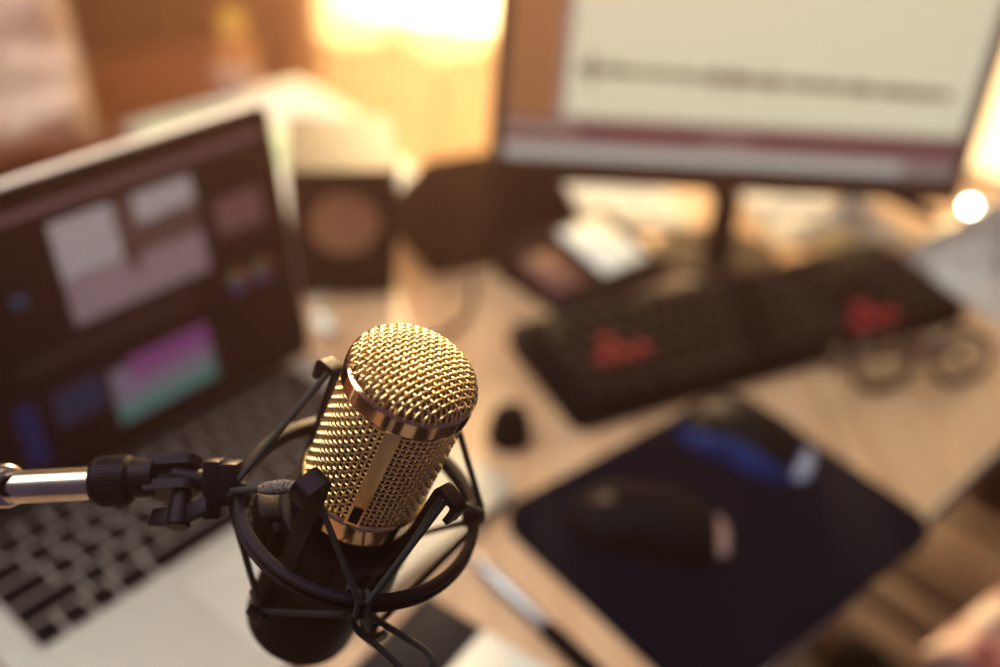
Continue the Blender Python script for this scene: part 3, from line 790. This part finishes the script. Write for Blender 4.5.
def cable(name, pts, r, label, m=None, cat='cable'):
    b = MB(); b.tube(smooth_path(pts, 8), r, 10)
    o = obj(name, b, m or M_black_matte, M=T(*pts[0])); return tag(o, label, cat)
cable('cable', [(-.03, .832, .004), (-.028, .79, .003), (-.034, .762, .003), (-.055, .735, .003), (-.078, .715, .003), (-.10, .70, .003)], .0024, 'thin dark cable curving over the desk from the box to the laptop')
cable('cable', [(.425, 1.09, .0045), (.44, 1.05, .04), (.47, .99, .084), (.50, .94, .088), (.545, .89, .060), (.60, .85, .0045)], .0035, 'black cable running over the grey plastic bag at the right edge')
def plug():
    M = T(-.152, .735, 0) @ RZ(-60)
    t = thing('cable_plug', 'small white plug lying between the laptop hinge and the speaker', 'plug', M)
    b = MB(); b.box((.026, .014, .008), M @ T(0, 0, .0045), .003); obj('plug_body', b, M_white, t)
    b = MB(); b.box((.012, .010, .004), M @ T(.017, 0, .0045), .0005); obj('connector', b, M_chrome, t)
    b = MB(); b.tube(smooth_path([M @ Vector(p) for p in ((-.012, 0, .0045), (-.03, .004, .003), (-.05, .02, .003), (-.06, .05, .003))], 6), .0018, 8); obj('lead', b, M_white, t)
plug()

# ------------------------------------------------------------------ papers, bag, marker under the monitor
def crumple(name, c, w, d, rz, h, sc_, m, label, cat, seed, dome=0., nu=36):
    M = T(*c) @ RZ(rz); b = MB()
    def top(u, v):
        x, y = (u-.5)*w, (v-.5)*d
        n = noise.fractal(Vector((x*sc_+seed, y*sc_, seed)), .8, 2.1, 4)
        e = min(u, 1-u, v, 1-v)*2
        z = .0012+max(0, h*(.55+n*.9))*min(1, e*2.2)**.6+dome*math.sin(PI*u)*math.sin(PI*v)
        return M @ Vector((x+.02*h/.03*noise.noise(Vector((x*8, y*8, seed)))*.6, y, z))
    b.grid(top, nu, nu)
    def bot(u, v): return M @ Vector(((u-.5)*w*.96, (v-.5)*d*.96, .0004))
    k = len(b.v); b.grid(bot, nu, nu)
    n1 = nu+1; loop = [i*n1 for i in range(n1)]+[nu*n1+j for j in range(1, n1)]+[i*n1+nu for i in range(nu-1, -1, -1)]+[j for j in range(nu-1, 0, -1)]
    for i in range(len(loop)):
        a, c2 = loop[i], loop[(i+1) % len(loop)]; b.f.append((a, c2, k+c2, k+a)); b.mi.append(0)
    return tag(obj(name, b, m, M=M, angle=60), label, cat)
crumple('paper_sheet', (.105, 1.035, 0), .14, .15, 15, .006, 9, M_white, 'white paper sheet under the monitor, left of its neck', 'paper', 1.3)
crumple('paper_sheet', (.315, 1.035, 0), .105, .13, 12, .012, 11, M_white, 'white paper sheet under the monitor, right of its neck', 'paper', 4.1)
crumple('sticky_note', (.345, .968, 0), .055, .06, 25, .010, 18, M_yellow, 'pale yellow crumpled note at the far right end of the keyboard', 'note', 6.1)
crumple('tissue', (.382, 1.01, 0), .075, .08, 40, .035, 22, M_white, 'crumpled white tissue beside the yellow note', 'tissue', 7.7)
crumple('plastic_bag', (.520, .945, 0), .19, .14, 30, .045, 10, M_grey_bag, 'grey translucent plastic bag lying at the right edge of the desk', 'bag', 2.2, .012)
def marker():
    a = Vector((.385, 1.055, .034)); d = (Vector((.455, 1.00, .026))-a).normalized(); x = d.orthogonal().normalized(); M = frame(a, x, d.cross(x), d)
    t = thing('marker_pen', 'short black marker lying across the white tissue', 'marker', M)
    b = MB(); b.lathe([(0, 0), (.0065, 0), (.007, .002), (.007, .055), (0, .055)], M, 20); obj('barrel', b, M_black_plastic, t)
    b = MB(); b.lathe([(0, .055), (.0076, .055), (.0076, .082), (.006, .085), (0, .085)], M, 20); obj('cap', b, M_black_satin, t)
marker()
# glowing ball added to stand for a bright glint
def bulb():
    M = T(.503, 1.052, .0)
    t = thing('added_glint', 'tiny glowing ball added as a glint at the right edge behind the bag', 'glint', M)
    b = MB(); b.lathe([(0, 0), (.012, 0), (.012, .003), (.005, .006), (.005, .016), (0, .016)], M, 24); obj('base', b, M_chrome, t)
    b = MB(); b.sphere(None, .0052, M @ T(0, 0, .0205)); obj('bulb', b, emit('bulb_light', (255, 244, 214), 40), t)  # glowing ball of the added glint, no real bulb
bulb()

# ------------------------------------------------------------------ low table behind the desk with what stands on it
TZ = -.10
def side_table():
    t = thing('side_table', 'low brown wooden table behind the desk holding papers, bottle and cushion', 'table', frame(DK(-.5, .95, -.75), ev, nv, Z))
    b = MB(); b.box((1.38, .74, .03), frame(DK(-.50, 1.00, TZ-.015), ev, nv, Z), .003); obj('tabletop', b, M_table, t)
    for e in (-1.12, .15):
        for n in (.67, 1.33):
            b = MB(); b.box((.05, .05, .62), frame(DK(e, n, -.44), ev, nv, Z), .004); obj('leg', b, M_table, t)
side_table()
def sheet(c, w, d, rz, z, m, label, th=.004, seed=0):
    M = T(c[0], c[1], z) @ RZ(rz); b = MB()
    def fn(u, v):
        x, y = (u-.5)*w, (v-.5)*d
        return M @ Vector((x, y, th+.006*max(0, noise.noise(Vector((x*9+seed, y*9, 0))))+.004*u*v))
    b.grid(fn, 14, 14)
    o = obj('paper_sheet', b, m, M=M); md = o.modifiers.new('thickness', 'SOLIDIFY'); md.thickness = th; md.offset = -1
    return tag(o, label, 'paper')
def TP(e, n): p = DK(e, n); return (p.x, p.y)
sheet(TP(.070, .80), .20, .21, 47, TZ+.0005, M_white, 'sunlit white paper sheet on the low table, nearest the black box', .004, 1)
sheet(TP(.060, .985), .28, .21, 47, TZ+.016, M_white, 'sunlit white paper sheet at the far corner of the low table', .004, 5)
sheet(TP(-.02, .93), .15, .20, 40, TZ+.032, M_paper_green, 'pale green paper sheet lying above the laptop lid corner', .004, 8)
sheet(TP(-.045, .735), .18, .15, 43, TZ+.048, M_white, 'sunlit white paper sheet directly behind the speaker', .004, 3)
def bottle():
    M = T(-.415, 1.43, TZ) @ Matrix.Scale(.82, 4)
    t = thing('bottle', 'small bottle with an orange cap and pale label by the brown drape', 'bottle', M)
    b = MB(); b.lathe([(0, 0), (.034, 0), (.036, .004), (.036, .085), (.030, .105), (.018, .115), (.018, .125), (0, .125)], M, 32); obj('body', b, mat('amber_plastic', (216, 130, 62), .35, 0, 30), t)
    b = MB(); b.lathe([(.0363, .02), (.0366, .021), (.0366, .072), (.0363, .073)], M, 32); obj('label', b, mat('rose_label', (232, 186, 166), .6, 0, 30), t)
    b = MB(); b.lathe([(0, .122), (.021, .122), (.022, .124), (.022, .150), (.020, .153), (0, .153)], M, 32); obj('cap', b, mat('orange_cap', (250, 190, 80), .4, 0, 30), t)
bottle()
def cushion():
    c = Vector((-.715, 1.15, TZ+.158)); M = T(*c) @ RZ(35) @ RX(58)
    b = MB(); W_, H_, D_ = .40, .34, .13
    def face(sg):
        def fn(u, v):
            x, y = (u-.5)*2, (v-.5)*2
            k = (1-abs(x)**2.6)*(1-abs(y)**2.6); k = max(0, k)**.55
            pin = 1-.09*(x*x*y*y)
            n = noise.fractal(Vector((x*1.7+sg*3, y*1.7, 1.)), .7, 2, 4)*.030*k+abs(noise.noise(Vector((x*2.6+y*1.9, y*2.1-x*1.5, sg))))*.03*k
            return M @ Vector((x*W_/2*(1-.10*(1-abs(y)**3)*abs(x)**6)*pin, y*H_/2*(1-.08*(1-abs(x)**3)*abs(y)**6)*pin, sg*(D_/2*k+n)))
        return fn
    b.grid(face(1), 40, 40); b.grid(face(-1), 40, 40)
    tag(obj('cushion', b, M_cushion, M=M, angle=80), 'rumpled pale pink cushion leaning at the far left', 'cushion')
cushion()

# ------------------------------------------------------------------ right: white bedding far behind, chair below the desk edge
def bed():
    M = T(1.24, 1.47, -.75) @ RZ(2)
    t = thing('bed', 'bed with white bedding beyond the right end of the desk', 'bed', M)
    b = MB(); b.box((.95, .80, .14), M @ T(0, 0, .16), .01); obj('bed_frame', b, M_brown, t)
    for sx in (-1, 1):
        for sy in (-1, 1):
            b = MB(); b.box((.05, .05, .1), M @ T(sx*.42, sy*.35, .05), .004); obj('leg', b, M_brown, t)
    b = MB(); b.box((.94, .79, .17), M @ T(0, 0, .315), .04, 4); obj('mattress', b, M_white, t)
    b = MB()
    def fn(u, v):
        x, y = (u-.5)*.98, (v-.5)*.83
        e = min(u, 1-u, v, 1-v)
        z = .415+.035*noise.fractal(Vector((x*4, y*4, 2)), .8, 2, 4) - (.10*(1-min(1, e/.06))**2)
        return M @ Vector((x, y, z))
    b.grid(fn, 50, 50); o = obj('duvet', b, M_white, t, angle=80); md = o.modifiers.new('thickness', 'SOLIDIFY'); md.thickness = .02; md.offset = -1
bed()

def chair():
    c = Vector((.47, .745, -.75)); M = frame(c, ev, nv, Z)
    t = thing('wooden_chair', 'dark brown wooden slatted chair below the desk edge at lower right', 'chair', M)
    sz = .45
    for k, (n0, n1) in enumerate(((-.005, .050), (.062, .115), (-.078, -.02))):
        pass
    for x0, x1 in ((-.13, -.035), (-.028, .02), (.03, .16), (.165, .20)):
        b = MB(); b.box((x1-x0, .30, .016), M @ T((x0+x1)/2, -.02, sz-.008), .004); obj('seat_slat', b, M_brown, t)
    for y in (-.15, .11):
        b = MB(); b.box((.34, .025, .035), M @ T(.035, y, sz-.034), .003); obj('seat_rail', b, M_brown, t)
    for x in (-.11, .18):
        for y in (-.15, .11):
            b = MB(); b.box((.034, .034, sz-.016), M @ T(x, y, (sz-.016)/2), .003); obj('leg', b, M_brown, t)
    # backrest away from the desk
    for x in (-.11, .18):
        b = MB(); b.box((.03, .024, .02), M @ T(x, -.155, sz+.01), .003); obj('back_stub', b, M_brown, t)
chair()
crumple('folded_garment', (.375, .615, -.3), .16, .12, 47, .03, 9, M_seat, 'black garment draped over the wooden chair seat', 'garment', 3.3, .015)
crumple('floral_cloth', (.528, .692, -.288), .15, .10, 40, .02, 12, mat('floral_print', (246, 226, 222), .9, 0, 20, .1, rgb2=(150, 14, 50)), 'pink and crimson patterned cloth at the bottom right corner', 'cloth', 5.3, .01)

# ------------------------------------------------------------------ haze volume added to stand in for lens flare
hz = bpy.data.materials.new('glare_volume'); hz.use_nodes = True
nt = hz.node_tree; nt.nodes.clear()
vo = nt.nodes.new('ShaderNodeVolumeScatter'); oo = nt.nodes.new('ShaderNodeOutputMaterial')
vo.inputs['Color'].default_value = (1, .50, .38, 1); vo.inputs['Density'].default_value = .19; vo.inputs['Anisotropy'].default_value = .915
nt.links.new(vo.outputs[0], oo.inputs['Volume'])
b = MB(); b.box((6.4, 4.4, 3.4), T(.3, .7, .9)); tag(obj('glare', b, hz, smooth=False), 'added warm haze standing in for lens flare', 'glare', kind='stuff')

# ------------------------------------------------------------------ light
def lamp(name, typ, energy, color, M, **k):
    l = bpy.data.lights.new(name, typ); l.energy = energy; l.color = color
    for a, v in k.items(): setattr(l, a, v)
    o = bpy.data.objects.new(name, l); COL.objects.link(o); o.matrix_world = M; return o
def look(pos, tgt):
    d = (Vector(tgt)-Vector(pos)).normalized(); q = d.to_track_quat('-Z', 'Y'); return Matrix.Translation(Vector(pos)) @ q.to_matrix().to_4x4()
el = R(10.5); az = R(4)
sd = Vector((-math.sin(az)*math.cos(el), math.cos(el)*math.cos(az), math.sin(el)))
lamp('sun', 'SUN', 54., (1, .62, .33), look(sd*5, (0, 0, 0)), angle=R(6))
lamp('side_area', 'AREA', 21., (1, .91, .80), look((-1.15, .45, 1.35), (0, .45, .1)), shape='RECTANGLE', size=1.0, size_y=.9)  # added unseen area light from the left, with no window behind it
lamp('overhead_area', 'AREA', 26., (1, .91, .80), look((-.35, .55, 1.75), (-.05, .5, .1)), shape='DISK', size=1.3)  # added unseen area light overhead, enlarged to brighten the dome wires
w = bpy.data.worlds.new('world'); sc.world = w; w.use_nodes = True
w.node_tree.nodes['Background'].inputs['Color'].default_value = (.42, .28, .54, 1); w.node_tree.nodes['Background'].inputs['Strength'].default_value = .20

sc.view_settings.view_transform = 'Standard'; sc.view_settings.look = 'None'; sc.view_settings.exposure = 0; sc.view_settings.gamma = 1
sc.view_settings.use_curve_mapping = False
